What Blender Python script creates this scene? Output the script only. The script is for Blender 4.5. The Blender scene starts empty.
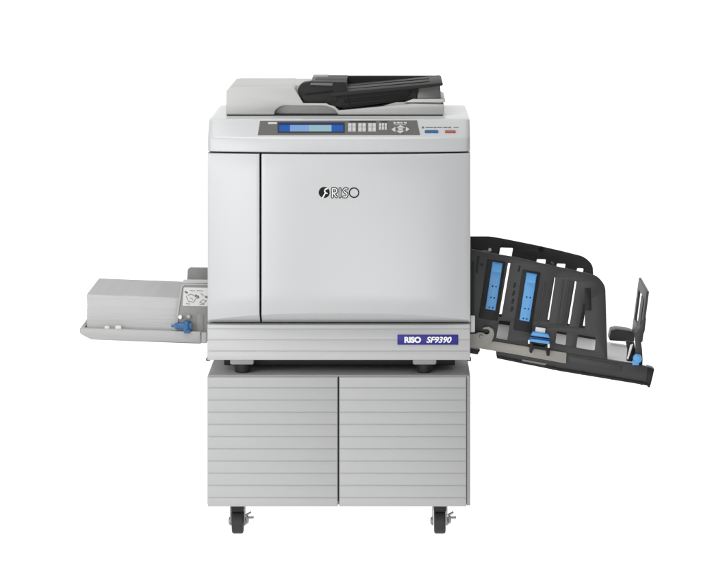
import bpy, bmesh, math, random
from mathutils import Vector, Matrix
random.seed(4)
S = bpy.context.scene
COL = S.collection
K, D, CX, CY = 0.00236, 7.0, 395.0, -110.0      # metres per photo pixel at the machine's front, camera distance
ZC = 643.5 * K * 1.00714                        # camera height; floor is z = 0
def X(px, Y=0.0): return (px - CX) * K * (1 + Y / D)
def Z(py, Y=0.0): return ZC - (py - CY) * K * (1 + Y / D)

# ------------------------------------------------------------------ materials
def mat(name, col, rough=0.45, metal=0.0, bump=0.0, bscale=900.0, spec=0.5, var=0.0, emit=None, estr=0.0, coat=0.0):
    m = bpy.data.materials.new(name); m.use_nodes = True
    nt = m.node_tree; b = nt.nodes['Principled BSDF']
    b.inputs['Base Color'].default_value = (*col, 1)
    b.inputs['Roughness'].default_value = rough
    b.inputs['Metallic'].default_value = metal
    b.inputs['Specular IOR Level'].default_value = spec
    b.inputs['Coat Weight'].default_value = coat
    if emit:
        b.inputs['Emission Color'].default_value = (*emit, 1)
        b.inputs['Emission Strength'].default_value = estr
    tc = nt.nodes.new('ShaderNodeTexCoord')
    if bump:
        n = nt.nodes.new('ShaderNodeTexNoise'); n.inputs['Scale'].default_value = bscale
        n.inputs['Detail'].default_value = 3
        bp = nt.nodes.new('ShaderNodeBump'); bp.inputs['Strength'].default_value = bump
        bp.inputs['Distance'].default_value = 0.001
        nt.links.new(tc.outputs['Object'], n.inputs['Vector'])
        nt.links.new(n.outputs['Fac'], bp.inputs['Height'])
        nt.links.new(bp.outputs['Normal'], b.inputs['Normal'])
    if var:
        n2 = nt.nodes.new('ShaderNodeTexNoise'); n2.inputs['Scale'].default_value = 14; n2.inputs['Detail'].default_value = 6
        mr = nt.nodes.new('ShaderNodeMapRange')
        mr.inputs['To Min'].default_value = max(0.02, rough - var); mr.inputs['To Max'].default_value = min(1, rough + var)
        nt.links.new(tc.outputs['Object'], n2.inputs['Vector'])
        nt.links.new(n2.outputs['Fac'], mr.inputs['Value'])
        nt.links.new(mr.outputs['Result'], b.inputs['Roughness'])
    return m
M = {}
M['shell'] = mat('pale_grey_plastic', (0.482, 0.487, 0.492), 0.28, bump=0.035)
M['lid'] = mat('pale_warm_grey_plastic', (0.44, 0.44, 0.43), 0.45, bump=0.05)
M['base'] = mat('grey_painted_steel', (0.44, 0.442, 0.442), 0.42, bump=0.06)
M['cab'] = mat('cabinet_grey_paint', (0.375, 0.377, 0.378), 0.46, bump=0.08)
M['cabside'] = mat('cabinet_frame_paint', (0.40, 0.40, 0.40), 0.5, bump=0.1)
M['strip'] = mat('cabinet_edge_grey', (0.29, 0.29, 0.29), 0.5, bump=0.06)
M['recess'] = mat('mid_grey_plastic', (0.36, 0.36, 0.35), 0.5, bump=0.1)
M['seam'] = mat('dark_gap_plastic', (0.02, 0.02, 0.022), 0.7)
M['dark'] = mat('charcoal_plastic', (0.024, 0.024, 0.025), 0.46, bump=0.16, var=0.08)
M['dark2'] = mat('black_plastic', (0.009, 0.009, 0.010), 0.45, bump=0.12, var=0.08, spec=0.28)
M['grey'] = mat('slate_grey_plastic', (0.225, 0.225, 0.22), 0.5, bump=0.12)
M['panel'] = mat('control_panel_grey', (0.11, 0.108, 0.102), 0.4, bump=0.08)
M['paper'] = mat('paper_edges', (0.58, 0.575, 0.555), 0.9, spec=0.2)
M['tray'] = mat('tray_light_grey', (0.83, 0.83, 0.82), 0.45, bump=0.1)
M['feedtray'] = mat('feed_tray_grey', (0.36, 0.36, 0.355), 0.5, bump=0.1)
M['steel'] = mat('dull_zinc_steel', (0.31, 0.297, 0.27), 0.5, metal=0.35, bump=0.1, var=0.1)
M['zinc'] = mat('dull_zinc', (0.26, 0.26, 0.255), 0.4, metal=0.6, var=0.1)
M['blue'] = mat('blue_plastic', (0.095, 0.33, 0.67), 0.4, bump=0.08)
M['dblue'] = mat('deep_blue_plastic', (0.02, 0.08, 0.26), 0.42, bump=0.06)
M['knob'] = mat('steel_blue_plastic', (0.022, 0.11, 0.27), 0.38, bump=0.06)
M['white'] = mat('white_plastic', (0.78, 0.78, 0.77), 0.4)
M['key'] = mat('key_pale_grey', (0.50, 0.50, 0.49), 0.45)
M['label'] = mat('sticker_white', (0.56, 0.56, 0.55), 0.55)
M['ink'] = mat('black_ink', (0.008, 0.008, 0.008), 0.5, spec=0.15)
M['feeder'] = mat('feeder_black_plastic', (0.022, 0.022, 0.023), 0.55, bump=0.08, var=0.04, spec=0.14)
M['feeder2'] = mat('feeder_deep_black_plastic', (0.008, 0.008, 0.008), 0.5, bump=0.06, var=0.04, spec=0.14)
M['softink'] = mat('grey_ink', (0.12, 0.12, 0.12), 0.5)
M['plate'] = mat('violet_blue_nameplate', (0.024, 0.019, 0.21), 0.4, spec=0.3)
M['red'] = mat('dull_red_key', (0.33, 0.09, 0.075), 0.45)
M['rubber'] = mat('black_rubber', (0.012, 0.012, 0.012), 0.6, bump=0.2, bscale=300)
M['lcd'] = mat('lit_blue_display', (0.005, 0.02, 0.06), 0.3, emit=(0.0, 0.085, 0.40), estr=0.85)
M['lcd_navy'] = mat('lit_navy_display', (0.005, 0.01, 0.03), 0.3, emit=(0.002, 0.02, 0.11), estr=0.7)
M['lcd_lav'] = mat('lit_lavender_display', (0.02, 0.03, 0.05), 0.3, emit=(0.19, 0.33, 0.60), estr=0.95)
M['lcd_cyan'] = mat('lit_pale_cyan_display', (0.03, 0.04, 0.04), 0.3, emit=(0.30, 0.49, 0.56), estr=0.85)
M['glow'] = mat('glowing_white_sweep', (0.35, 0.35, 0.35), 0.8, spec=0.1, emit=(1, 1, 1), estr=1.0)  # added glow, keeps floor and backdrop white and free of shadows
M['studio'] = mat('white_studio_floor', (0.62, 0.62, 0.62), 0.7, spec=0.2)
# fine sheet lines on the paper block's sides
nt = M['paper'].node_tree; b = nt.nodes['Principled BSDF']
tc = nt.nodes.new('ShaderNodeTexCoord'); mp = nt.nodes.new('ShaderNodeMapping'); mp.inputs['Scale'].default_value = (2.0, 2.0, 900.0)
no = nt.nodes.new('ShaderNodeTexNoise'); no.inputs['Scale'].default_value = 1.0; no.inputs['Detail'].default_value = 2
rp = nt.nodes.new('ShaderNodeMapRange'); rp.inputs['To Min'].default_value = 0.42; rp.inputs['To Max'].default_value = 0.50
cb = nt.nodes.new('ShaderNodeCombineColor')
nt.links.new(tc.outputs['Object'], mp.inputs['Vector']); nt.links.new(mp.outputs['Vector'], no.inputs['Vector'])
nt.links.new(no.outputs['Fac'], rp.inputs['Value'])
for c in ('Red', 'Green', 'Blue'): nt.links.new(rp.outputs['Result'], cb.inputs[c])
nt.links.new(cb.outputs['Color'], b.inputs['Base Color'])

# ------------------------------------------------------------------ object helpers
WL = {}                                          # world location of every parent
def thing(name, label, cat, loc):
    o = bpy.data.objects.new(name, None); COL.objects.link(o); o.location = loc
    o.empty_display_size = 0.1
    o['label'] = label; o['category'] = cat; WL[o.name] = Vector(loc); return o
def link(name, me, m, parent=None, smooth=True, ang=32, recentre=True):
    mats = m if isinstance(m, (list, tuple)) else [m]
    if len(me.materials): me.materials.clear()
    for q in mats: me.materials.append(M[q])
    if smooth:
        for p in me.polygons: p.use_smooth = True
        me.set_sharp_from_angle(angle=math.radians(ang))
    c = Vector((0, 0, 0))
    if recentre and len(me.vertices):
        lo = Vector([min(v.co[i] for v in me.vertices) for i in range(3)])
        hi = Vector([max(v.co[i] for v in me.vertices) for i in range(3)])
        c = (lo + hi) / 2
        me.transform(Matrix.Translation(-c))
    o = bpy.data.objects.new(name, me); COL.objects.link(o)
    o.parent = parent
    o.location = c - (WL[parent.name] if parent else Vector((0, 0, 0)))
    WL[o.name] = c
    me.name = name
    return o
def obj(name, bm, m, parent=None, **kw):
    me = bpy.data.meshes.new(name)
    bmesh.ops.recalc_face_normals(bm, faces=bm.faces[:])
    bm.to_mesh(me); bm.free()
    return link(name, me, m, parent, **kw)
def join(dst, me, mi=0):
    """add mesh me to bmesh dst with material index mi"""
    n0 = len(dst.faces)
    dst.from_mesh(me); dst.faces.ensure_lookup_table()
    for f in dst.faces[n0:]: f.material_index = mi
    bpy.data.meshes.remove(me)
def box(bm, x0, x1, y0, y1, z0, z1, bev=0.0, seg=2, mi=0):
    r = bmesh.ops.create_cube(bm, size=1.0)
    for v in r['verts']:
        v.co = Vector(((x0 + x1) / 2 + v.co.x * (x1 - x0), (y0 + y1) / 2 + v.co.y * (y1 - y0), (z0 + z1) / 2 + v.co.z * (z1 - z0)))
    fs = set(f for v in r['verts'] for f in v.link_faces)
    for f in fs: f.material_index = mi
    if bev:
        es = list(set(e for v in r['verts'] for e in v.link_edges))
        bmesh.ops.bevel(bm, geom=es, offset=bev, segments=seg, affect='EDGES', profile=0.5, material=mi)
def pbox(bm, px0, py0, px1, py1, Y0, Y1, bev=0.0, mi=0, seg=2):
    box(bm, X(px0, Y0), X(px1, Y0), Y0, Y1, Z(py1, Y0), Z(py0, Y0), bev, seg, mi)
def rnd(pts, r, seg=5):
    """round the corners of a polygon; r one number or one per corner"""
    n = len(pts); out = []
    for i in range(n):
        ri = r[i] if isinstance(r, (list, tuple)) else r
        p = Vector(pts[i]); a = Vector(pts[i - 1]) - p; c = Vector(pts[(i + 1) % n]) - p
        if ri <= 0 or a.length < 1e-6 or c.length < 1e-6: out.append(tuple(p)); continue
        t = min(ri, a.length * 0.48, c.length * 0.48)
        p0 = p + a.normalized() * t; p2 = p + c.normalized() * t
        for j in range(seg + 1):
            u = j / seg
            q = p0 * (1 - u) ** 2 + p * 2 * u * (1 - u) + p2 * u * u
            out.append(tuple(q))
    return out
def plate_me(outer, holes, Y0, Y1, bev=0.0, ref=None):
    """photo-pixel outline read at depth ref (default Y0), given real thickness Y0..Y1"""
    ref = Y0 if ref is None else ref
    cu = bpy.data.curves.new('outline', 'CURVE'); cu.dimensions = '2D'; cu.fill_mode = 'BOTH'
    for loop in [outer] + list(holes):
        sp = cu.splines.new('POLY'); sp.points.add(len(loop) - 1); sp.use_cyclic_u = True
        for i, (px, py) in enumerate(loop):
            sp.points[i].co = (X(px, ref), Z(py, ref), 0, 1)
    th = (Y1 - Y0) / 2
    bev = min(bev, th * 0.9)
    cu.extrude = th - bev; cu.bevel_depth = bev; cu.bevel_resolution = 1
    if bev: cu.offset = -bev
    o = bpy.data.objects.new('outline', cu); COL.objects.link(o)
    dg = bpy.context.evaluated_depsgraph_get()
    me = bpy.data.meshes.new_from_object(o.evaluated_get(dg))
    bpy.data.objects.remove(o); bpy.data.curves.remove(cu)
    ym = (Y0 + Y1) / 2
    me.transform(Matrix(((1, 0, 0, 0), (0, 0, -1, ym), (0, 1, 0, 0), (0, 0, 0, 1))))
    bm = bmesh.new(); bm.from_mesh(me); bmesh.ops.remove_doubles(bm, verts=bm.verts[:], dist=1e-5)
    bm.to_mesh(me); bm.free()
    return me
def plate(name, outer, Y0, Y1, m, parent, holes=(), bev=0.0015, ref=None, ang=32):
    return link(name, plate_me(outer, holes, Y0, Y1, bev, ref), m, parent, ang=ang)
def lathe(bm, prof, axis, c, seg=32, mi=0):
    """prof: (t along axis, radius)"""
    rings = []
    for t, r in prof:
        ring = []
        for j in range(seg):
            a = 2 * math.pi * j / seg; u, v = r * math.cos(a), r * math.sin(a)
            p = {'X': (t, u, v), 'Y': (u, t, v), 'Z': (u, v, t)}[axis]
            ring.append(bm.verts.new(Vector(c) + Vector(p)))
        rings.append(ring)
    for a, b in zip(rings, rings[1:]):
        for j in range(seg):
            f = bm.faces.new((a[j], a[(j + 1) % seg], b[(j + 1) % seg], b[j])); f.material_index = mi
    for ring in (rings[0], rings[-1]):
        f = bm.faces.new(ring); f.material_index = mi
def text_me(body, size, x0, x1, z0, z1, Yf, depth=0.0006, shear=0.0, bold=0.0):
    """lettering stretched to fill x0..x1, z0..z1 with its face at Y = Yf"""
    cu = bpy.data.curves.new('lettering', 'FONT'); cu.body = body; cu.size = size; cu.shear = shear
    cu.offset = bold; cu.extrude = depth / 2
    o = bpy.data.objects.new('lettering', cu); COL.objects.link(o)
    dg = bpy.context.evaluated_depsgraph_get()
    me = bpy.data.meshes.new_from_object(o.evaluated_get(dg))
    bpy.data.objects.remove(o); bpy.data.curves.remove(cu)
    ax0 = min(v.co.x for v in me.vertices); ax1 = max(v.co.x for v in me.vertices)
    ay0 = min(v.co.y for v in me.vertices); ay1 = max(v.co.y for v in me.vertices)
    for v in me.vertices:
        x, y, z = v.co
        v.co = (x0 + (x - ax0) / (ax1 - ax0) * (x1 - x0), Yf + depth / 2 - z, z0 + (y - ay0) / (ay1 - ay0) * (z1 - z0))
    return me

# ------------------------------------------------------------------ setting: one white sweep with an added glow
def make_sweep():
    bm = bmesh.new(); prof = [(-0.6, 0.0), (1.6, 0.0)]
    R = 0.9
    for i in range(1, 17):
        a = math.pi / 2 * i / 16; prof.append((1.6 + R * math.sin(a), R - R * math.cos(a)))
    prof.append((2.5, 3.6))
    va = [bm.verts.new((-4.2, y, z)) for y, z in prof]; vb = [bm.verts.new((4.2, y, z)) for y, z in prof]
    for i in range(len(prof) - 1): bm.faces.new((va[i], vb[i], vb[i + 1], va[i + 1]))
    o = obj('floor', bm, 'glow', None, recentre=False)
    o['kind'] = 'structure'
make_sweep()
bm = bmesh.new()
vs = [bm.verts.new(p) for p in ((-9, -12, -.004), (9, -12, -.004), (9, 4, -.004), (-9, 4, -.004))]
bm.faces.new(vs)
obj('ground', bm, 'studio', None, recentre=False)['kind'] = 'structure'

# ------------------------------------------------------------------ the duplicator
L, R_ = 207.6, 470.4
XC, HALF, B = X(339), X(470.4) - X(339), 0.036
def bulge(x): u = (x - XC) / HALF; return -B * max(0.0, 1 - abs(u) ** 2.6)
cab_top = Z(375.6, 0.0)
dup = thing('digital_duplicator', 'pale grey office duplicator with a paper tray on either side, standing on the cabinet', 'office printer',
            (X(339), 0.25, cab_top))

# inner carcass: dark, shows only in the gaps between the covers
bm = bmesh.new()
box(bm, X(209.5), X(468.5), 0.030, 0.485, Z(340), Z(140), 0.004)
obj('inner_chassis', bm, 'seam', dup)
bm = bmesh.new()
box(bm, X(L + .3), X(R_ - .3), 0.052, 0.5, Z(323.6), Z(151.6), 0.008, 3)
obj('rear_housing', bm, 'shell', dup)

def cover(name, p0, p1, ptop, pbot, m, parent, n=40):
    """a bowed front cover whose foot is cut back by one slanting plane"""
    x0, x1 = X(p0), X(p1); cols = []
    bm = bmesh.new()
    es = 0.0022
    xs = [x0, x0 + es * .35, x0 + es] + [x0 + es + (x1 - x0 - 2 * es) * i / n for i in range(1, n)] + [x1 - es, x1 - es * .35, x1]
    for x in xs:
        d = min(x - x0, x1 - x); e = es - math.sqrt(max(0, es * es - (es - min(d, es)) ** 2))   # small round at the side edges
        y = bulge(x) + e
        pb = 320 + (y) * 9 / B                       # row where the bow meets the cutting plane
        pb = min(pb, pbot - 1.0)
        yb = (pbot - 320) * B / 9
        col = [(0.05, Z(ptop)), (y + 0.0036, Z(ptop)), (y + 0.0018, Z(ptop) - 0.0004), (y + 0.0005, Z(ptop) - 0.0016), (y, Z(ptop) - 0.0036)]
        for i in range(1, 8): col.append((y, Z(ptop) - 0.0036 + (Z(pb) - Z(ptop) + 0.0036) * i / 8))
        col += [(y, Z(pb) + 0.0012), (y + 0.0006, Z(pb)), (y + (yb - y) * .1 + .0003, Z(pb + (pbot - pb) * .1)), (yb, Z(pbot)), (0.05, Z(pbot))]
        cols.append([bm.verts.new((x, a, b)) for a, b in col])
    for a, b in zip(cols, cols[1:]):
        for i in range(len(a) - 1): bm.faces.new((a[i], b[i], b[i + 1], a[i + 1]))
    bm.faces.new(cols[0]); bm.faces.new(cols[-1])
    return obj(name, bm, m, parent, ang=28)
cover('side_cover', L, 259.9, 153.1, 322.6, 'shell', dup, 18)
door = cover('front_door', 261.9, R_, 153.1, 322.6, 'shell', dup, 48)

# head: bowed band, sloping control surface, flat top
def head():
    bm = bmesh.new(); cols = []; n = 64
    x0, x1 = X(L), X(R_); es = 0.012
    fr = [0, .06, .2, .45, .75, 1]
    xs = [x0 + es * f for f in fr] + [x0 + es + (x1 - x0 - 2 * es) * i / n for i in range(1, n)] + [x1 - es * f for f in reversed(fr)]
    zt = Z(118.7, 0.04)
    for x in xs:
        d = min(min(x - x0, x1 - x), es)
        e = es - math.sqrt(max(0, es * es - (es - d) ** 2))
        y = bulge(x) * 0.8 + e
        s = e * 0.5
        ys = 0.040 + e * .6; zz = zt - s * .6
        col = [(0.06, Z(151.3)), (y + .0015, Z(151.3)), (y, Z(150.6)), (y, Z(145)), (y, Z(139.2)), (y + .0006, Z(138.0)), (y + .0022, Z(137.0)),
               (y + .0040, Z(136.2)), (ys - .004, zz - .0052), (ys, zz - .0014), (ys + .006, zz), (0.2, zz), (0.40, zz), (0.485 - e, zz), (0.498 - e, zz - .005), (0.5 - e, zz - .015), (0.5 - e, Z(151.3))]
        cols.append([bm.verts.new((x, a, b)) for a, b in col])
    for a, b in zip(cols, cols[1:]):
        for i in range(len(a) - 1): bm.faces.new((a[i], b[i], b[i + 1], a[i + 1]))
        bm.faces.new((a[-1], b[-1], b[0], a[0]))
    bm.faces.new(cols[0]); bm.faces.new(cols[-1])
    return obj('upper_housing', bm, 'shell', dup, ang=26)
head()

# sloping control surface: a frame on the slope for everything that sits on it
zt = Z(118.7, 0.04)
def slope_pt(px, py, lift):
    """point of the control slope seen at (px, py), lifted off the surface; the slope bows with the front"""
    # slope runs in (Y, z) from (yb+.004, Z(136.2)) to (.036, zt-.0052)
    Y = 0.02
    for _ in range(12):
        x = X(px, Y)
        a = Vector((bulge(x) * 0.8 + .0040, Z(136.2))); b2 = Vector((.036, zt - .0052))
        z = Z(py, Y)
        t = (z - a.y) / (b2.y - a.y)
        Y = a.x + (b2.x - a.x) * t
    d = (b2 - a).normalized(); nrm = Vector((-d.y, d.x))
    return Vector((X(px, Y), Y + nrm.x * lift, Z(py, Y) + nrm.y * lift))
def slab(bm, pts, l0, l1, mi=0, nx=1, inset=0.0):
    """a raised patch on the control slope; pts = TL, TR, BR, BL in photo pixels"""
    def grid(l, ins):
        rows = []
        cx = sum(p[0] for p in pts) / 4; cy = sum(p[1] for p in pts) / 4
        q = [(p[0] + (ins if p[0] < cx else -ins), p[1] + (ins if p[1] < cy else -ins)) for p in pts]
        for k in (0, 1):
            A, Bp = (q[0], q[1]) if k == 0 else (q[3], q[2])
            rows.append([bm.verts.new(slope_pt(A[0] + (Bp[0] - A[0]) * i / nx, A[1] + (Bp[1] - A[1]) * i / nx, l)) for i in range(nx + 1)])
        return rows
    lo = grid(l0, 0); hi = grid(l1, inset)
    fs = []
    for i in range(nx):
        fs.append(bm.faces.new((hi[0][i], hi[0][i + 1], hi[1][i + 1], hi[1][i])))
        fs.append(bm.faces.new((lo[0][i], hi[0][i], hi[0][i + 1], lo[0][i + 1])) if False else bm.faces.new((lo[0][i + 1], hi[0][i + 1], hi[0][i], lo[0][i])))
        fs.append(bm.faces.new((lo[1][i], hi[1][i], hi[1][i + 1], lo[1][i + 1])))
        fs.append(bm.faces.new((lo[0][i], lo[1][i], lo[1][i + 1], lo[0][i + 1])))
    for e in (0, nx):
        fs.append(bm.faces.new((lo[0][e], hi[0][e], hi[1][e], lo[1][e])))
    for f in fs: f.material_index = mi
def rect(x0, y0, x1, y1): return [(x0, y0), (x1, y0), (x1, y1), (x0, y1)]
bm = bmesh.new(); slab(bm, [(259.8, 121.0), (417.2, 120.4), (420.2, 135.2), (257.6, 135.4)], -.002, .0012, 0, 40, .25)
panel = obj('control_panel', bm, 'panel', dup, ang=30)
bm = bmesh.new()
slab(bm, rect(277.6, 122.8, 344.8, 133.4), .0008, .0017, 1, 16)
slab(bm, rect(279.2, 123.6, 343.2, 125.8), .0012, .0023, 2, 16)
slab(bm, rect(279.2, 125.8, 290, 132.0), .0012, .0023, 0, 4)
slab(bm, rect(290, 125.8, 309, 132.0), .0012, .0023, 3, 6)
slab(bm, rect(309, 125.8, 331.5, 132.0), .0012, .0023, 4, 6)
slab(bm, rect(331.5, 125.8, 343.2, 132.0), .0012, .0023, 0, 4)
obj('display', bm, ['lcd', 'seam', 'lcd_navy', 'lcd_lav', 'lcd_cyan'], panel)
def keycap(name, x0, y0, x1, y1, m, h=.0036):
    bm = bmesh.new(); slab(bm, rect(x0, y0, x1, y1), .0008, h, 0, 1, .18); obj(name, bm, m, panel)
for gx in (348.0, 358.2, 368.2):
    for r in range(2):
        for c in range(2):
            keycap('key', gx + c * 4.1, 124.2 + r * 4.1, gx + c * 4.1 + 3.7, 127.9 + r * 4.1, 'key')
for c in range(3):
    for r in range(2):
        keycap('key', 378.9 + c * 2.8, 124.2 + r * 3.2, 381.3 + c * 2.8, 127.0 + r * 3.2, 'key')
# cursor pad
def tri(name, pts):
    bm = bmesh.new()
    lo = [bm.verts.new(slope_pt(*p, .0008)) for p in pts]; hi = [bm.verts.new(slope_pt(*p, .0032)) for p in pts]
    n = len(pts); bm.faces.new(hi); bm.faces.new(lo)
    for i in range(n): bm.faces.new((lo[i], lo[(i + 1) % n], hi[(i + 1) % n], hi[i]))
    obj(name, bm, 'key', panel)
tri('arrow_key', [(391.6, 130.2), (395.4, 127.8), (395.4, 132.6)])
tri('arrow_key', [(409.6, 130.2), (405.8, 127.8), (405.8, 132.6)])
tri('arrow_key', [(396.4, 128.6), (404.8, 128.6), (400.6, 126.0)])
tri('arrow_key', [(396.4, 131.6), (404.8, 131.6), (400.6, 134.0)])
keycap('enter_key', 398.2, 129.2, 403.0, 131.0, 'key')
bm = bmesh.new()
for i, w in enumerate((2.6, 3.0, 2.2, 2.8)): slab(bm, rect(393.4 + i * 3.5, 122.4, 393.4 + i * 3.5 + w, 123.9), .0008, .0016)
slab(bm, rect(394, 124.9, 406, 125.4), .0008, .0016)
obj('key_caption', bm, 'key', panel)
bm = bmesh.new(); slab(bm, rect(268.0, 122.5, 277.0, 124.4), .0008, .0016, 0, 2); obj('panel_marking', bm, 'key', panel)
bm = bmesh.new(); slab(bm, rect(349.5, 121.4, 376.0, 122.6), .0008, .0016, 0, 6); slab(bm, rect(380.5, 121.6, 387.5, 122.5), .0008, .0016, 0, 2)
obj('caption_strip', bm, 'seam', panel)
# right end of the slope: small marks, a blue and a red key
def oval(name, x0, x1, y, r, m):
    bm = bmesh.new(); pts = []
    for i in range(16):
        a = math.pi / 2 + math.pi * i / 15; pts.append((x0 + r + r * math.cos(a), y - r * math.sin(a)))
    for i in range(16):
        a = -math.pi / 2 + math.pi * i / 15; pts.append((x1 - r + r * math.cos(a), y - r * math.sin(a)))
    lo = [bm.verts.new(slope_pt(*p, -.001)) for p in pts]; hi = [bm.verts.new(slope_pt(*p, .003)) for p in pts]
    n = len(pts); bm.faces.new(hi); bm.faces.new(lo)
    for i in range(n): bm.faces.new((lo[i], lo[(i + 1) % n], hi[(i + 1) % n], hi[i]))
    o = obj(name, bm, m, dup); return o
oval('start_key', 424.6, 438.2, 132.0, 1.05, 'knob')['label'] = 'small oval blue key'
oval('stop_key', 444.8, 455.6, 132.0, .95, 'red')['label'] = 'small oval dull red key'
bm = bmesh.new()
for x, w, h in ((421.8, 2.2, 1.8), (425.5, 8, .7), (434.2, 2.0, 1.2), (437, 5, .7), (443.0, 4.6, .8), (448.4, 2.6, 1.2), (453.5, 5, .6)):
    slab(bm, rect(x, 127.5 - h / 2, x + w, 127.5 + h / 2), -.0005, .0005, 0, 2)
obj('printed_marks', bm, 'softink', dup)

# door logo: disc emblem and outlined letters
def ribbon(bm, pts, w, Yf, th, mi):
    """stroke of width w (photo px) along pts, rounded ends, standing on the bowed door"""
    import itertools
    def quad(a, b):
        d = Vector(b) - Vector(a)
        if d.length < 1e-6: return
        n = Vector((-d.y, d.x)).normalized() * w / 2
        pl = [Vector(a) + n, Vector(b) + n, Vector(b) - n, Vector(a) - n]
        solid(bm, pl, Yf, th, mi)
    for a, b in zip(pts, pts[1:]): quad(a, b)
    for p in pts:
        solid(bm, [(p[0] + w / 2 * math.cos(t * math.pi / 7), p[1] + w / 2 * math.sin(t * math.pi / 7)) for t in range(14)], Yf + 1e-6, th, mi)
def solid(bm, pl, off, th, mi):
    f = []; bk = []
    for p in pl:
        x = X(p[0]); y = bulge(x)
        x = X(p[0], y); z = Z(p[1], y)
        f.append(bm.verts.new((x, y - off - th, z))); bk.append(bm.verts.new((x, y + .001, z)))
    n = len(pl); fs = [bm.faces.new(f), bm.faces.new(bk)]
    for i in range(n): fs.append(bm.faces.new((f[i], f[(i + 1) % n], bk[(i + 1) % n], bk[i])))
    for q in fs: q.material_index = mi
def circ(cx, cy, r, n=40): return [(cx + r * math.cos(2 * math.pi * i / n), cy + r * math.sin(2 * math.pi * i / n)) for i in range(n + 1)]
bm = bmesh.new()
solid(bm, circ(324.2, 192.4, 5.5)[:-1], 0, .0005, 0)
ribbon(bm, [(327.2, 188.6), (325.2, 189.2), (324.6, 191.0), (325.4, 192.6), (324.6, 194.2), (323.4, 196.6), (322.6, 197.6)], 1.3, .0001, .0008, 1)
ribbon(bm, [(325.2, 192.4), (327.2, 193.4)], 1.0, .00013, .0008, 1)
obj('logo_emblem', bm, ['ink', 'white'], door, smooth=False)
bm = bmesh.new()
strokes = [[(332.4, 197.0), (332.4, 188.6), (335.4, 188.6), (336.8, 189.6), (336.8, 191.6), (335.4, 192.8), (333.4, 193.0), (336.4, 196.8)],
           [(340.0, 188.6), (340.0, 197.0)],
           [(347.2, 188.8), (344.6, 188.8), (343.6, 190.2), (344.4, 191.8), (346.6, 193.2), (347.2, 195.0), (346.2, 196.8), (343.4, 196.8)]]
for i, s in enumerate(strokes):
    ribbon(bm, s, 2.8, .00002 * i, .0005, 0)
for i, s in enumerate(strokes):
    ribbon(bm, s, 0.95, .0002 + .00002 * i, .0007, 1)
ribbon(bm, circ(354.0, 192.6, 4.7), 1.15, .00007, .0005, 0)
obj('logo_lettering', bm, ['ink', 'white'], door, smooth=False)

# ribbed base panel with nameplate
def ribbed(name, x0, x1, ytop, ybot, lines, Yf, Yb, m, parent, gd=.0024, gw=.0022, bevx=.003):
    """panel whose front is crossed by fine horizontal rebates at the given photo rows"""
    prof = [(Yb, Z(ytop)), (Yf + .002, Z(ytop)), (Yf + .0005, Z(ytop) - .0006), (Yf, Z(ytop) - .002)]
    for r in lines:
        zc = Z(r)
        prof += [(Yf, zc + gw * .5), (Yf + gd * .3, zc + gw * .42), (Yf + gd, zc + gw * .2), (Yf + gd, zc + gw * .05), (Yf + gd * .3, zc - gw * .75), (Yf, zc - gw * 1.2)]
    prof += [(Yf, Z(ybot) + .002), (Yf + .0005, Z(ybot) + .0006), (Yf + .002, Z(ybot)), (Yb, Z(ybot))]
    bm = bmesh.new()
    xa, xb = X(x0), X(x1)
    xs = [(xa, bevx), (xa + bevx * .3, bevx * .3), (xa + bevx, 0), (xb - bevx, 0), (xb - bevx * .3, bevx * .3), (xb, bevx)]
    cols = [[bm.verts.new((x, (y + o) if y < Yb else y, z)) for y, z in prof] for x, o in xs]
    for a, b in zip(cols, cols[1:]):
        for i in range(len(a) - 1): bm.faces.new((a[i], b[i], b[i + 1], a[i + 1]))
        bm.faces.new((a[-1], b[-1], b[0], a[0]))
    bm.faces.new(cols[0]); bm.faces.new(cols[-1])
    return obj(name, bm, m, parent, ang=40)
base = ribbed('base_panel', 207.4, 470.2, 324.4, 359.6, (328.4, 339.3, 350.6), -.007, .47, 'base', dup, gd=.0018, gw=.0022)
Yn = -.009
bm = bmesh.new(); pbox(bm, 397.4, 334.7, 458.2, 344.8, Yn, -.0045, .0006)
nm = obj('nameplate', bm, 'plate', base)
def lettering(body, p0, p1, q0, q1, **kw):
    return text_me(body, .03, X(p0, Yn), X(p1, Yn), Z(q1, Yn), Z(q0, Yn), Yn - .0007, depth=.0012, **kw)
bm = bmesh.new(); join(bm, lettering('RISO', 404.4, 421.0, 336.7, 342.9, bold=.0016)); join(bm, lettering('SF9390', 426.4, 451.6, 336.7, 342.9, shear=.25, bold=.0009))
# letters belong to the plate's mesh: join both into one object
pm = nm.data; bm2 = bmesh.new(); bm2.from_mesh(pm)
tmp = bpy.data.meshes.new('t'); bm.transform(Matrix.Translation(-WL[nm.name])); bm.to_mesh(tmp); bm.free(); join(bm2, tmp, 1)
bm2.to_mesh(pm); bm2.free(); pm.materials.append(M['white'])

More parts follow.
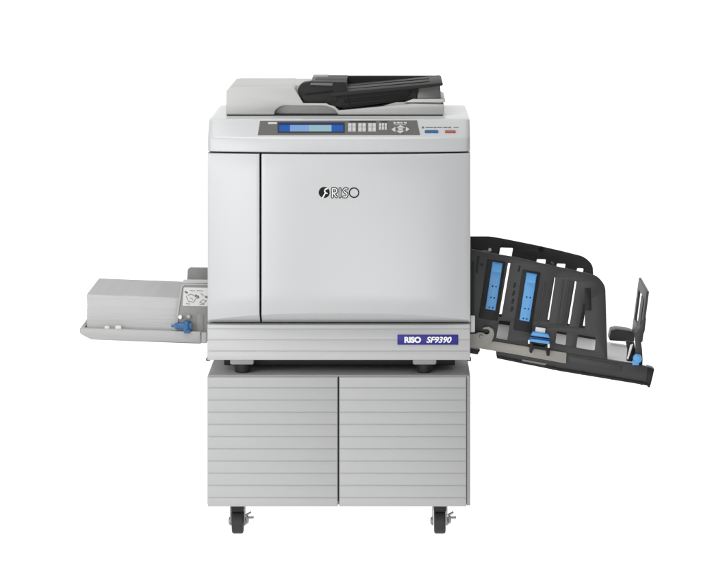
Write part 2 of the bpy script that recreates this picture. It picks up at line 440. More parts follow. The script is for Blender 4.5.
# under-chassis and feet
bm = bmesh.new(); box(bm, X(222), X(456), 0.075, 0.46, Z(366.5, .06), Z(358.5), .003)
obj('underside', bm, 'dark2', dup)
bm = bmesh.new(); pbox(bm, 206.0, 358.6, 210.0, 361.0, 0.004, .03, .001); obj('corner_tab', bm, 'dark', dup)
bm = bmesh.new(); pbox(bm, 466.8, 358.6, 471.2, 361.2, 0.004, .03, .001); obj('corner_tab', bm, 'dark', dup)
for cx, Yc in ((242.5, .05), (424.4, .05), (242.5, .43), (424.4, .43)):
    x = X(cx, .05); zb = cab_top
    bm = bmesh.new(); lathe(bm, [(zb + .0003, .0155), (zb + .002, .018), (zb + .020, .0205), (zb + .0215, .0205)], 'Z', (x, Yc, 0), 40)
    ft = obj('foot', bm, 'rubber', dup)
    bm = bmesh.new(); box(bm, x - .028, x + .028, Yc - .028, Yc + .028, zb + .0217, Z(358.8), .004, 2)
    obj('foot_socket', bm, 'recess', ft)

# ------------------------------------------------------------------ scanner lid and document feeder
YL = .133
top_prof = [(226, 114.7), (226.2, 91), (229.5, 87.2), (234, 86.6), (291.5, 86.6), (294.2, 87.6), (303.2, 103.2), (326.6, 103.4), (329, 105.2), (335, 106.8), (338.5, 111), (352, 109.4), (412, 103.8), (443.4, 104.4), (444.4, 106), (443.4, 114.6), (440, 114.7)]
rec = rnd([(274.2, 114.7), (274.8, 110.6), (281, 105.6), (326, 105.8), (334.5, 109), (338.4, 114.7)], [0, 3, 5, 3, 3, 0])
# lid with a finger recess cut in its lower front edge
front = [(226, 114.7), (226.2, 91), (229.5, 87.4), (234, 86.8), (291.5, 86.8), (294.2, 87.8), (303.2, 103.2), (326.6, 103.4), (329, 105.0), (334.6, 106.4), (339, 110.6), (352, 109.4), (412, 103.8), (443.4, 104.4), (444.4, 106), (443.4, 114.4), (441, 114.7)] + list(reversed([p if p[1] < 114.7 else (p[0], 114.7) for p in rec]))
back = [p for p in top_prof]
lid = plate('scanner_lid', rnd(back, [1, 1.5, 1.5, 1, 1, 1, .8, .8, .8, 1, 1, 1, 0, 0, .8, .8, .8], 3), YL + .016, .462, 'lid', dup, bev=.003, ref=YL)
plate('lid_fascia', rnd(front, .6, 2), YL, YL + .0165, 'lid', lid, bev=.0022)
# top skin of the lid's tall left end, softly rounded towards the back
bm = bmesh.new(); pbox(bm, 226.8, 114.2, 442.6, 116.6, YL + .003, .45, 0); obj('lid_shadow_line', bm, 'dark2', lid)  # black slab drawn in as the shadow line under the lid
# right end: stepped pale plates under the feeder
plate('lid_step', rnd([(413, 99.0), (441.4, 99.0), (445.6, 100.8), (445.2, 102.2), (441.4, 102.4), (404, 102.6)], .7, 3), YL + .004, .43, 'lid', lid, bev=.001)
plate('lid_step', [(396, 102.0), (441, 102.0), (441, 107), (380, 107)], YL + .012, .43, 'recess', lid, bev=.001)  # set-back band, its shade put into a darker grey

YF = YL + .010
hop = plate('feeder_hopper', rnd([(297.4, 90.4), (299.4, 85.6), (303.4, 82.8), (311, 81.6), (346, 82.0), (350, 106.0), (337, 106.8), (329.6, 104.6), (327.4, 102.9), (304, 102.7)], [1.5, 1.5, 1.5, 1, 1, 1, 1, .8, .8, 1], 3), YF, .200, 'feeder', dup, bev=.002)
bm = bmesh.new()
join(bm, plate_me([(301.2, 96.4), (304.6, 101.6), (336, 101.6), (338, 98), (333, 92.8), (306, 95.2)], [], YF - .0028, YF + .004, .0012), 0)
obj('hopper_face', bm, 'feeder', hop)
plate('feeder_body', rnd([(313.6, 82.4), (346, 82.6), (346, 105), (313.6, 105)], [1, .5, 0, 0], 3), .202, .434, 'feeder', hop, bev=.002, ref=YF)
plate('lid_end', rnd([(292.2, 86.9), (311.2, 86.9), (312.9, 88.4), (312.9, 104), (292.2, 104)], [0, 1.2, .8, 0, 0], 3), .2015, .4605, 'lid', lid, bev=.002, ref=YL)
plate('feed_slot', [(305.0, 93.4), (333, 90.2), (333.4, 91.4), (305.4, 95.0)], YF - .0012, YF + .003, 'feeder2', hop, bev=0)
plate('paper_guide', rnd([(311.0, 82.6), (333.5, 82.8), (332.4, 86.0), (309.6, 85.2)], .5, 2), YF - .002, YF + .02, 'panel', hop, bev=.0015)
plate('roller_cover', rnd([(312.4, 76.6), (328, 76.4), (329, 83), (311.6, 83)], 1, 3), .36, .45, 'grey', hop, bev=.003)
ft = plate('document_tray', rnd([(330, 92.8), (402, 86.6), (441, 82.8), (443.2, 84.0), (442.2, 85.6), (417, 88.6), (331, 96.6)], [0, 0, .6, .6, .6, 0, 0], 3), YF - .004, .44, 'feeder', dup, bev=.0014)
plate('rear_guide', rnd([(314, 76.0), (437.6, 76.0), (440.4, 78.2), (440.2, 79.8), (437, 80.8), (414, 81.6), (380, 88), (314, 92)], [1, 1.2, .8, .8, .8, 0, 0, 0], 3), .435, .462, 'feeder', ft, bev=.0018)
plate('tray_underside', rnd([(328, 95.4), (414, 87.6), (417.4, 89.0), (416.6, 98.0), (413, 99.0), (346, 108.6), (338, 107.4), (333, 103)], .7, 2), YF + .002, .42, 'feeder', ft, bev=.0016)
plate('tray_rib', rnd([(344, 99.4), (406, 93.6), (410.4, 90.4), (411.6, 92.0), (408, 96.6), (344, 102.8)], .6, 2), YF - .001, YF + .01, 'feeder2', ft, bev=.001)
plate('tray_rib', [(345, 105.6), (413, 97.4), (413, 98.6), (346, 107.6)], YF - .0006, YF + .01, 'feeder2', ft, bev=.0006)
plate('tray_rib', [(416, 87.6), (418.2, 87.4), (418.0, 93), (415.8, 93.2)], YF - .0006, YF + .01, 'feeder2', ft, bev=.0006)
plate('tray_support', rnd([(417.2, 87.2), (440.2, 85.0), (441.0, 98.6), (417.2, 98.8)], .6, 2), YF + .004, .41, 'panel', ft, bev=.002)
for yy in (.22, .33):     # low ridges running along the tray's top
    bm = bmesh.new()
    a = Vector((X(336, YF), yy, Z(93.0, YF - .004))); b2 = Vector((X(430, YF), yy, Z(84.2, YF - .004)))
    d = (b2 - a); w = Vector((0, .004, 0)); h = Vector((0, 0, .0026))
    vs = [bm.verts.new(p) for p in (a - w, a + w, a + h, b2 - w, b2 + w, b2 + h)]
    for q in ((0, 1, 2), (3, 4, 5), (0, 1, 4, 3), (1, 2, 5, 4), (0, 2, 5, 3)): bm.faces.new([vs[i] for i in q])
    obj('tray_ridge', bm, 'feeder2', ft, smooth=False)

# ------------------------------------------------------------------ left: paper feed tray
ftray = plate('feed_tray', rnd([(84, 331.6), (206, 335.8), (206, 343.6), (91, 339.4), (84, 336)], [0, 0, 0, 2, 2]), .106, .455, 'feedtray', dup, bev=.001, ref=.09)
plate('front_lip', rnd([(79.8, 328.0), (201.0, 331.8), (200.8, 344.0), (91, 339.8), (79.6, 333.6)], [.8, .5, .5, 3, 2.2]), .09, .104, 'feedtray', ftray, bev=.0022)
plate('end_wall', [(80.4, 328.2), (83.8, 328.6), (83.8, 334.5), (80.4, 333.2)], .1045, .45, 'feedtray', ftray, bev=.001, ref=.09)
plate('lip_end', rnd([(200.4, 332.4), (206.6, 332.6), (206.6, 343.4), (200.4, 343.2)], .4), .094, .16, 'feedtray', ftray, bev=.001)
for x0, x1, y in ((104.6, 109.2, 325.9), (115.4, 121.0, 325.6)):
    plate('lip_catch', rnd([(x0, y), (x1, y + .15), (x1 + .4, 330), (x0 - .4, 330)], .8), .0935, .1005, 'label', ftray, bev=.001)
fg = plate('side_guide', rnd([(182.4, 283.6), (184.6, 282.6), (208, 283.2), (208, 334), (176.2, 332.6), (177.2, 312)], [2.5, 2, 0, 0, .5, 4]), .107, .113, 'grey', dup, bev=.0012)
plate('guide_flange', rnd([(181.6, 283.0), (183, 281.9), (208, 282.2), (208, 283.4), (183.5, 283.2)], .4), .106, .152, 'lid', fg, bev=.0008)
plate('guide_rim', rnd([(181.2, 285.2), (183.6, 283.5), (208, 283.9), (208, 285.4), (184.6, 285.2), (182.6, 287.0), (178.8, 312), (177.4, 331), (175.9, 331), (176.8, 312)], .5, 2), .1045, .108, 'recess', fg, bev=.001)
plate('guide_stile', rnd([(197.0, 314), (203.4, 314), (203.4, 333), (197.0, 333)], .6), .1055, .108, 'grey', fg, bev=.0008)
bm = bmesh.new()
join(bm, plate_me(rnd([(183.6, 287.4), (208, 287.9), (208, 306.4), (182.6, 305.8)], 1), [], .1058, .1072, .0003), 0)
def ink(pts, w=.7):
    for a, b2 in zip(pts, pts[1:]):
        d = Vector(b2) - Vector(a); n = Vector((-d.y, d.x)).normalized() * w / 2
        join(bm, plate_me([tuple(Vector(a) + n), tuple(Vector(b2) + n), tuple(Vector(b2) - n), tuple(Vector(a) - n)], [], .1052 - random.random() * .0003, .1062, 0), 1)
ink([(184.8, 291.4), (187.6, 293.2)], 1.7); ink([(195.0, 295.0), (199.0, 297.0), (197.2, 298.2)], 1.5); ink([(205.0, 296.4), (207.6, 297.6)], 1.9)
ink([(186, 296), (188.6, 301.5), (193.6, 302.2), (196.6, 297.4), (191.5, 294.2), (187.6, 295.4)], .45)
ink([(199.5, 302.4), (203, 299.6), (206.4, 300.8), (203.4, 303.6), (199.6, 302.6)], .45)
ink([(190, 290.4), (195, 290.9)], .4); ink([(197, 290.6), (203, 291.0)], .4); ink([(186, 303.6), (190, 304)], .5); ink([(199.6, 304.4), (204.4, 304.6)], .5)
ink([(189.6, 297.6), (193.2, 299.6)], .4); ink([(200.8, 293.4), (203.8, 296.0)], .4)
obj('instruction_label', bm, ['label', 'softink'], fg, smooth=False)
plate('rear_guide_plate', rnd([(186.6, 292), (187.4, 270), (189.6, 267.4), (208, 267.6), (208, 292)], [0, 2, 2, 0, 0]), .408, .416, 'grey', dup, bev=.002)
kb = bmesh.new(); yk = .092; c = (X(182, yk), yk, Z(326, yk))
prof = [(-11.0, .3), (-10.8, 1.3), (-7.4, 1.5), (-7.2, 2.8), (-5.4, 3.3), (-4.6, 3.0), (1.8, 3.4), (2.0, 5.0), (3.4, 5.9), (5.4, 5.9), (6.8, 5.1), (7.4, 3.4), (9.8, 3.2), (10.0, .3)]
lathe(kb, [(t * K, r * K) for t, r in prof], 'X', c, 28)
box(kb, X(184.2, yk), X(190.0, yk), yk - .008, yk + .012, Z(333.0, yk), Z(328.6, yk), .001)
obj('clamp_knob', kb, 'knob', fg)
for px, py, r, m in ((180.4, 316.8, 2.0, 'white'), (188.8, 316.4, 2.1, 'recess')):
    bm = bmesh.new(); lathe(bm, [(-.010, r * K * .7), (-.0085, r * K), (.004, r * K)], 'Y', (X(px, .106), .106, Z(py, .106)), 20)
    obj('guide_peg', bm, m, fg)

# the block of paper lying in the feed tray
bm = bmesh.new(); rings = []; NL = 46
for i in range(NL):
    jx, jy = random.uniform(-.0005, .0005), random.uniform(-.0002, .0002)
    for u in (i / NL, (i + .93) / NL if i < NL - 1 else 1.0):
        za = Z(330.8, .118) * (1 - u) + Z(294.4, .118) * u; zb = Z(334.6, .118) * (1 - u) + Z(298.6, .118) * u
        xa, xb = X(87, .118) + jx, X(197, .118) + jx
        rings.append([bm.verts.new(p) for p in ((xa, .118 + jy, za), (xb, .118 + jy, zb), (xb, .412 + jy, zb), (xa, .412 + jy, za))])
for a, b2 in zip(rings, rings[1:]):
    for j in range(4): bm.faces.new((a[j], a[(j + 1) % 4], b2[(j + 1) % 4], b2[j]))
bm.faces.new(rings[0]); bm.faces.new(rings[-1])
ps = obj('paper_stack', bm, 'paper', None, smooth=False)
ps['label'] = 'thick block of white paper lying in the left feed tray'; ps['category'] = 'paper'

# ------------------------------------------------------------------ right: receiving tray
YR, YB = .125, .43
rt = plate('receiving_tray', [(470, 337.0), (638, 364.5), (638, 366.6), (470, 340)], YR + .006, YB, 'tray', dup, bev=.0006, ref=YR)
plate('front_rail', rnd([(470, 341), (493, 342.4), (567, 353.4), (607, 359.6), (641, 365.2), (653.6, 368.6), (654.2, 370.0), (650.4, 383.6), (648.8, 385.2), (640, 382.8), (560, 369.8), (497, 357.2), (496.4, 351.4), (470, 346.8)], [0, 0, 0, 0, 1, .8, .8, 1, .6, 0, 0, 0, .6, 0], 3), YR - .006, YR + .010, 'dark', rt, bev=.0016)
plate('rail_flange', [(497, 356.2), (560, 368.8), (640, 381.8), (649, 384.2), (649, 386.2), (640, 384.4), (560, 371.2), (497, 358.4)], YR - .010, YR + .06, 'dark2', rt, bev=.0006)
for px, py in ((583, 373.4), (612, 378.2), (641.6, 383.4), (649.0, 385.8), (553.6, 368.4)):
    bm = bmesh.new(); pbox(bm, px - 1.1, py - 2, px + 1.1, py + 1.7, YR - .009, YR + .03, .0006); obj('rail_tab', bm, 'dark2', rt)
plate('rail_groove', [(569, 356.2), (618, 364.2), (622, 366.4), (622, 371.4), (569, 363)], YR - .0072, YR, 'dark', rt, bev=.0006)
plate('end_cap', rnd([(647.6, 367.0), (654.4, 369.0), (653.4, 374), (650.6, 385.6), (646.6, 384.6)], .6, 2), YR - .0085, YR + .03, 'dark2', rt, bev=.0014)
plate('lower_arm', rnd([(470, 348.8), (480.2, 350.4), (477.6, 354.6), (470, 353.4)], .5), YR - .002, YR + .03, 'dark2', rt, bev=.001)
plate('steel_bar', rnd([(470, 340), (494, 341.4), (566.6, 353.0), (566.0, 363.6), (515, 354.4), (480, 348.6), (470, 347.2)], [0, 0, .6, .6, 0, 0, 0]), YR - .013, YR - .0068, 'steel', rt, bev=.0008)
# hooked pivot bracket at the machine end of the bar
hk = [(470, 333.8), (476.2, 334.6), (478.0, 331.4), (483.4, 330.4), (481.6, 327.6)]
hook = [(470, 334.0), (475.6, 333.8), (478.6, 332.2), (483.0, 332.6), (486.4, 334.8), (489.4, 333.4), (489.4, 330.6), (487.4, 329.2), (482.2, 329.4), (483.4, 327.4), (489.0, 326.6), (493.4, 329.4), (494.4, 334.6), (492.4, 340.6), (488, 345.4), (482, 347.8), (470, 346.6)]
plate('pivot_bracket', rnd(hook, 1.2, 3), YR - .019, YR - .0132, 'steel', rt, bev=.001)
bm = bmesh.new(); lathe(bm, [(-.006, .0022), (-.0055, .0042), (-.001, .005), (.004, .005)], 'Y', (X(481.4, YR - .019), YR - .019, Z(336.4, YR - .019)), 20)
obj('pivot_screw', bm, 'zinc', rt)
bm = bmesh.new(); pbox(bm, 470.5, 315.6, 475.0, 332.6, YR - .016, YR - .008, .002); obj('side_latch', bm, 'tray', rt)
plate('under_bracket', [(522.6, 359.4), (547, 363.6), (543.0, 367.6), (520.4, 363.4)], YR - .0076, YR + .07, 'grey', rt, bev=.0008)

# side fences
def slot(x0, x1, y0, x2, x3, y2, r=1.0):   # top-left x, top-right x, top y, bottom-left x, bottom-right x, bottom y
    return rnd([(x0, y0), (x1, y0 + .4), (x3, y2 + .3), (x2, y2)], r, 4)
fout = rnd([(470, 249.0), (488, 252.6), (513, 256.6), (537, 262.2), (565, 268.2), (597.4, 275.6), (605.4, 286), (607.6, 361), (470, 339.4)], [0, 4, 4, 4, 4, 6, 5, 1, 0], 6)
wins = [rnd([(499.2, 320.6), (510.2, 321.6), (507.2, 340.4), (496.2, 338.2)], .8), rnd([(536.6, 327.0), (545.8, 328.4), (545.0, 334.6), (535.8, 333.2)], .6),
        rnd([(556.8, 331.2), (566.8, 332.8), (565.6, 345.4), (555.4, 343.4)], 1.4), rnd([(578.0, 334.6), (595.8, 337.6), (594.8, 350.8), (576.2, 347.8)], 1.6)]
fence = plate('side_fence', fout, YR - .0045, YR - .0002, 'dark', dup,
              holes=[slot(508.2, 510.6, 262.8, 498.8, 501.4, 317), slot(553.8, 555.4, 277.2, 547.2, 548.8, 321.4, .7), slot(573.8, 576.6, 281.2, 566.6, 569.5, 325.8),
                     rnd([(583.5, 302.8), (585.0, 303.0), (584.9, 328.8), (578.9, 327.8)], .6)] + wins, bev=.0009)
fence['label'] = 'charcoal fence nearer the viewer, with two blue pads'
rout = rnd([(470, 236.4), (490, 236.4), (503, 238.6), (537, 245.4), (560, 250.6), (584, 256.6), (592.8, 264.6), (596.4, 334), (596.4, 342.5), (470, 323.5)], [0, 4, 4, 4, 4, 5, 5, 0, 0, 0], 6)
def lean(x0, x1, y0, y1): d = (y1 - y0) * .168; return slot(x0, x1, y0, x0 - d, x1 - d, y1, 1)
rear = plate('side_fence', rout, YB, YB + .0045, 'dark', dup,
             holes=[lean(500.4, 513, 247.6, 314), lean(537, 546, 259.2, 290), lean(557, 565.6, 263.6, 320), lean(577.2, 583.6, 268.2, 324), lean(590.0, 594.0, 284, 326)], bev=.0009)
rear['label'] = 'charcoal fence at the far side of the tray'
bm = bmesh.new(); lathe(bm, [(-.008, .002), (-.007, .004), (.004, .0042)], 'Y', (X(489.8, YB), YB - .002, Z(249.6, YB)), 16); obj('fence_screw', bm, 'tray', rear)
bm = bmesh.new(); lathe(bm, [(-.006, .004), (-.005, .006), (.005, .006)], 'Y', (X(541.0, YB), YB + .0006, Z(248.6, YB)), 20); obj('fence_catch', bm, 'dark2', rear)
plate('fence_spring', rnd([(485, 250.2), (490, 250.8), (490, 252.6), (476, 251.6)], .5), YB - .006, YB - .0005, 'grey', rear, bev=.0008)
# raised black plates drawn as the shade of channels, blue pads with their screw pairs
def pad(q, chan):
    plate('pad_channel_shade', rnd(chan, 1.2, 3), YR - .0068, YR - .0046, 'dark2', fence, bev=.0006)
    yp = YR - .019
    bm = bmesh.new()
    join(bm, plate_me(rnd(q, .5, 2), [], yp, YR - .0069, .0014), 0)
    tl, tr, br, bl = [Vector(p) for p in q]
    def P(u, v): return (tl * (1 - u) + tr * u) * (1 - v) + (bl * (1 - u) + br * u) * v
    top = [tuple(P(0.02, .02)), tuple(P(.98, .02)), tuple(P(.98, .21)), tuple(P(.02, .21))]
    join(bm, plate_me(rnd(top, .4, 2), [], yp - .0045, yp + .001, .0014), 0)
    for v in (.50, .74, .95):
        for u in (.36, .70):
            p = P(u, v)
            lathe(bm, [(-.0006, .0018), (.001, .0018)], 'Y', (X(p.x, yp), yp, Z(p.y, yp)), 14, 1)
    # side returns of the pad
    obj('blue_pad', bm, ['blue', 'ink'], fence)
pad([(492.4, 262.0), (502.8, 263.6), (495.4, 310.6), (485.4, 309.0)], [(487.2, 259.4), (505.6, 262.2), (497.4, 321.0), (478.6, 318.0)])
pad([(526.6, 272.8), (537.0, 274.4), (529.4, 321.8), (519.4, 320.2)], [(522.4, 269.6), (540.4, 272.4), (531.2, 332.6), (513.4, 329.8)])
# moulded ribs, dark slits and louvres on the near fence
def rib(p0, p1, w, m='dark2', y=.0022):
    d = Vector(p1) - Vector(p0); n = Vector((-d.y, d.x)).normalized() * w / 2
    plate('fence_rib', rnd([tuple(Vector(p0) + n), tuple(Vector(p1) + n), tuple(Vector(p1) - n), tuple(Vector(p0) - n)], .4, 2), YR - .0045 - y, YR - .0044, m, fence, bev=.0006)
rib((544.5, 283), (538.0, 324), 1.4, 'dark'); rib((563.0, 280), (556.8, 326), 1.6, 'dark'); rib((569.2, 281), (562.6, 327), 1.2, 'dark')
rib((587.6, 288.4), (588.4, 310.6), 6.0); rib((519.6, 266.0), (518.4, 271.6), 1.6)
for i in range(4): rib((514.6 + .6 - i * .9, 283 + i * 8), (513.8 - i * .9, 287.6 + i * 8), 1.8)
rib((478.6, 256.0), (476.6, 273.0), 2.0); rib((482, 263.6), (481.6, 266.2), 2.4); rib((473.0, 262), (472.6, 318), 2.6); rib((470.8, 244), (470.6, 250), 1.0)
rib((553, 262.2), (551.6, 264.0), 3.0, 'dark')
# blue clamp on the near rail
bm = bmesh.new(); yk = YR - .03
join(bm, plate_me(rnd([(533.0, 332.0), (548.6, 334.6), (549.8, 338.2), (530.8, 335.8)], .7, 3), [], yk, YR - .007, .0016), 0)
join(bm, plate_me(rnd([(530.6, 336.4), (549.6, 339.2), (549.4, 340.8), (530.8, 338.2)], .3, 2), [], yk + .006, YR - .008, .0008), 1)
join(bm, plate_me(rnd([(529.4, 338.6), (549.6, 341.4), (549.2, 344.4), (531.0, 341.8)], .6, 3), [], yk - .003, YR - .007, .0014), 0)
obj('clamp_lever', bm, ['blue', 'dblue'], rt)
bm = bmesh.new()
join(bm, plate_me(rnd([(535.8, 327.2), (545.6, 328.6), (545.0, 333.4), (535.2, 332.0)], .5, 2), [], YR - .014, YR - .0052, .001), 0); obj('clamp_tab', bm, 'white', rt)
bm = bmesh.new()
join(bm, plate_me(rnd([(530.0, 341.6), (533.4, 342.4), (533.6, 345.0), (544.6, 347.0), (546.6, 344.2), (550.0, 344.6), (549.6, 356.0), (546.8, 356.0), (546.2, 350.8), (534.4, 348.8), (532.4, 350.6), (532.2, 353.2), (529.6, 352.8)], .5, 2), [], YR - .026, YR - .0137, .001), 0)
obj('clamp_bracket', bm, 'dark2', rt)
bm = bmesh.new(); pbox(bm, 528.0, 340.2, 530.4, 344.0, YR - .024, YR - .0138, .001); obj('clamp_pin', bm, 'white', rt)
bm = bmesh.new(); pbox(bm, 547.6, 343.6, 549.8, 347.8, YR - .029, YR - .0262, .0005); obj('clamp_pin', bm, 'white', rt)

# end stop: leaning plate across the tray's far end
def yz_plate(name, outer, hole, xoff, tx, m, parent):
    """plate spanning front to back; points are (s, t): s 0 front .. 1 back, t height along its lean"""
    f0 = Vector((X(640.4, YR + .01), YR + .01, Z(352, YR + .01))); f1 = Vector((X(648.4, YR + .01), YR + .01, Z(291.4, YR + .01)))
    up = f1 - f0; dv = Vector((0, .235, 0)); nx = Vector((tx, 0, 0))
    bm = bmesh.new()
    def loopv(pts, side): return [bm.verts.new(f0 + dv * s + up * t + nx * side + Vector((xoff, 0, 0))) for s, t in pts]
    n = len(outer)
    A, B2 = loopv(outer, 0), loopv(outer, 1)
    for i in range(n): bm.faces.new((A[i], A[(i + 1) % n], B2[(i + 1) % n], B2[i]))
    if hole:
        HA, HB = loopv(hole, 0), loopv(hole, 1); m2 = len(hole)
        for i in range(m2): bm.faces.new((HA[i], HB[i], HB[(i + 1) % m2], HA[(i + 1) % m2]))
        for O, H in ((A, HA), (B2, HB)):
            for i in range(n): bm.faces.new((O[i], O[(i + 1) % n], H[(i + 1) % m2], H[i]))
    else:
        bm.faces.new(A); bm.faces.new(B2)
    bmesh.ops.recalc_face_normals(bm, faces=bm.faces[:])
    es = [e for e in bm.edges if len(e.link_faces) == 2 and e.calc_face_angle(0) > 1.0]
    bmesh.ops.bevel(bm, geom=es, offset=.0012, segments=2, affect='EDGES')
    return obj(name, bm, m, parent)
stop = yz_plate('end_stop', [(0, .16), (0, 1.0), (1.0, 1.02), (1.0, .06)], [(.46, .34), (.46, .84), (.86, .84), (.86, .34)], -.004, .006, 'dark', dup)
yz_plate('stop_recess', [(.16, .36), (.16, .84), (.44, .84), (.44, .36)], None, -.0055, .003, 'dark2', stop)
plate('stop_post', rnd([(634.4, 334), (640, 328), (643.6, 317), (646.2, 318), (644.8, 331), (641.0, 341.4), (642.2, 350), (642.8, 360), (642.4, 366.6), (634.4, 365.4), (635.4, 352), (635.6, 344)], .8, 3), YR + .008, YR + .02, 'dark', stop, bev=.0014)
plate('stop_carriage', rnd([(611.4, 330.4), (617, 329.2), (630, 331.0), (634.6, 333.0), (634.4, 342.0), (609.6, 340.6), (609.6, 337.6)], 1, 3), YB - .06, YB - .0, 'dark', stop, bev=.002)
plate('stop_bracket', rnd([(625.8, 341), (634.4, 342.6), (636, 356), (632.4, 362), (626.6, 360.6), (627.4, 350)], .8, 3), YR + .03, YR + .04, 'dark2', stop, bev=.001)
plate('stop_link', rnd([(630.4, 345), (633.4, 343.8), (630.6, 353), (628.2, 359.6), (626.8, 359.2)], .5, 2), YR + .022, YR + .0265, 'tray', stop, bev=.0008)
bm = bmesh.new(); yk = YR - .008; c = (X(637.2, yk), yk, Z(358.2, yk))
lathe(bm, [(-.016, .004), (-.015, .0085), (-.011, .0105), (-.002, .0108), (.0, .0075), (.012, .007)], 'Y', c, 24)
box(bm, c[0] - .012, c[0] + .004, yk - .006, yk + .008, c[2] - .016, c[2] - .006, .0015)
obj('stop_knob', bm, 'blue', stop)

# ------------------------------------------------------------------ cabinet on casters
cabt = thing('storage_cabinet', 'grey two-door cabinet with ribbed doors, on casters under the duplicator', 'cabinet', (X(339), .25, 0))
bm = bmesh.new(); box(bm, X(207.2), X(470.4), 0.004, 0.5, Z(505.4), cab_top, .003, 2); obj('cabinet_body', bm, 'cabside', cabt)
rows = [387.0 + 12.18 * i for i in range(10)]
ribbed('cabinet_door', 208.0, 337.8, 376.6, 505.7, rows, -.012, .0036, 'cab', cabt, gd=.0019, gw=.0024, bevx=.003)
ribbed('cabinet_door', 339.3, 466.2, 376.6, 505.7, rows, -.012, .0036, 'cab', cabt, gd=.0019, gw=.0024, bevx=.003)
bm = bmesh.new(); pbox(bm, 337.0, 377.2, 340.0, 501, -.004, .0038, 0); obj('door_gap', bm, 'seam', cabt)
bm = bmesh.new(); pbox(bm, 466.6, 376.4, 470.4, 505.6, -.006, .0036, .0012); obj('edge_strip', bm, 'strip', cabt)
ctop = Z(505.4)
def caster():
    # built around its contact point at the origin
    bm = bmesh.new(); r = .0300
    lathe(bm, [(-.0135, .010), (-.0138, r - .006), (-.0128, r - .002), (-.010, r - .0002), (.010, r - .0002), (.0128, r - .002), (.0138, r - .006), (.0135, .010)], 'X', (0, 0, r), 40)
    me_w = bm
    fk = bmesh.new()
    for s in (-1, 1):
        xa = s * .0165
        pts = [(-.016, ctop - .002), (.016, ctop - .002), (.012, .028), (.006, .020), (-.006, .020), (-.012, .028)]
        lo = [fk.verts.new((xa - .0014, y, z)) for y, z in pts]; hi = [fk.verts.new((xa + .0014, y, z)) for y, z in pts]
        n = len(pts); fk.faces.new(lo); fk.faces.new(hi)
        for i in range(n): fk.faces.new((lo[i], lo[(i + 1) % n], hi[(i + 1) % n], hi[i]))
        lathe(fk, [(xa + s * .0014, .0095), (xa + s * .004, .009), (xa + s * .0058, .006), (xa + s * .0062, .002)], 'X', (0, 0, .030), 20)
    box(fk, -.019, .019, -.02, .02, ctop - .005, ctop - .0004, .001)
    hs = bmesh.new(); box(hs, -.0145, .0145, -.024, .018, .056, ctop - .0052, .002)
    lv = bmesh.new()
    for (z0, z1, w) in ((.046, .054, .0026), (.040, .0415, .0028)):
        a = Vector((.019, -.012, z0)); b2 = Vector((.0385 if z0 < .045 else .032, -.016, z1))
        d = (b2 - a).normalized(); u = Vector((0, 1, 0)) * .007; v = d.cross(Vector((0, 1, 0))) * w / 2
        vs = [lv.verts.new(p) for p in (a - u - v, a + u - v, a + u + v, a - u + v, b2 - u - v, b2 + u - v, b2 + u + v, b2 - u + v)]
        for q in ((0, 1, 2, 3), (4, 5, 6, 7), (0, 1, 5, 4), (1, 2, 6, 5), (2, 3, 7, 6), (3, 0, 4, 7)): lv.faces.new([vs[i] for i in q])
    lathe(lv, [(.0202, .004), (.0208, .009), (.0245, .0098), (.0262, .007), (.0268, .002)], 'X', (0, -.012, .036), 20)
    return me_w, fk, hs, lv
cparts = None
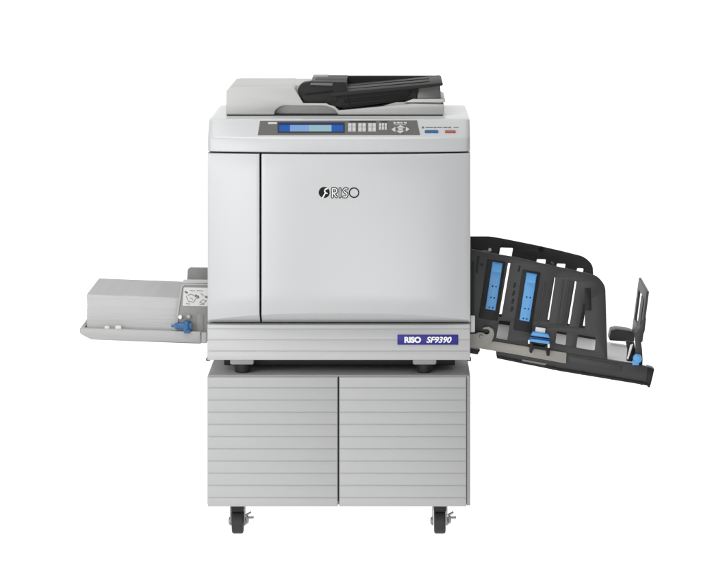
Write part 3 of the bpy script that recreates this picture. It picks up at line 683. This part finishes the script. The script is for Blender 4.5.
for i, (cx, Yc) in enumerate(((237.9, .05), (439.8, .05), (240, .44), (437, .44))):
    loc = Vector((X(cx, .05), Yc, 0))
    if cparts is None:
        w, f, h, l = caster()
        for q in (w, f, h, l): q.transform(Matrix.Translation(loc))
        wh = obj('caster', h, 'dark2', cabt)
        cparts = [wh, obj('wheel', w, 'rubber', wh), obj('fork', f, 'zinc', wh), obj('brake_lever', l, 'grey', wh)]
        first = loc
    else:
        h2 = cparts[0].copy(); COL.objects.link(h2); h2.parent = cabt; h2.location = cparts[0].location + loc - first
        for p in cparts[1:]:
            p2 = p.copy(); COL.objects.link(p2); p2.parent = h2

# ------------------------------------------------------------------ camera
cam = bpy.data.cameras.new('camera'); co = bpy.data.objects.new('camera', cam); COL.objects.link(co)
co.location = (0, -D, ZC); co.rotation_euler = (math.pi / 2, 0, 0)
cam.sensor_width = 36; cam.lens = 36 * D / (701 * K)
cam.shift_x = (350.5 - CX) / 701; cam.shift_y = -(285 - CY) / 701
cam.clip_start = .1; cam.clip_end = 200
S.camera = co

# ------------------------------------------------------------------ studio light
w = bpy.data.worlds.new('World'); S.world = w; w.use_nodes = True
w.node_tree.nodes['Background'].inputs['Color'].default_value = (1, 1, 1, 1)
w.node_tree.nodes['Background'].inputs['Strength'].default_value = 0.213
def area(name, loc, tgt, sx, sy, e, spread=180):
    l = bpy.data.lights.new(name, 'AREA'); l.shape = 'RECTANGLE'; l.size = sx; l.size_y = sy; l.energy = e; l.spread = math.radians(spread)
    o = bpy.data.objects.new(name, l); COL.objects.link(o); o.location = loc
    o.rotation_euler = (Vector(tgt) - Vector(loc)).to_track_quat('-Z', 'Y').to_euler()
    return o
area('key_softbox', (-1.5, -1.6, .95), (-.25, 0, .75), .9, .9, 9)
area('side_softbox', (-2.0, -1.0, 1.0), (-.25, 0, .75), .8, .8, 8.5)
area('overhead_softbox', (-.3, -.6, 2.7), (-.1, .2, .8), 1.6, 1.0, 28)
area('front_overhead_softbox', (-1.0, -1.2, 2.4), (-.3, .2, .9), 1.2, 1.0, 7)
area('low_strip_softbox', (.4, -2.6, .25), (.1, 0, .35), 1.4, .4, 11)
area('low_side_softbox', (-1.4, -2.2, .5), (-.1, 0, .55), .8, .8, 5.5)
area('low_left_softbox', (-1.6, -4.0, .5), (-.2, 0, .7), 1.0, .8, 13)
area('front_softbox', (-.6, -4.6, 1.3), (-.1, 0, .7), 1.6, 1.6, 13)
S.view_settings.view_transform = 'Standard'; S.view_settings.look = 'None'
S.view_settings.exposure = 0; S.view_settings.gamma = 1
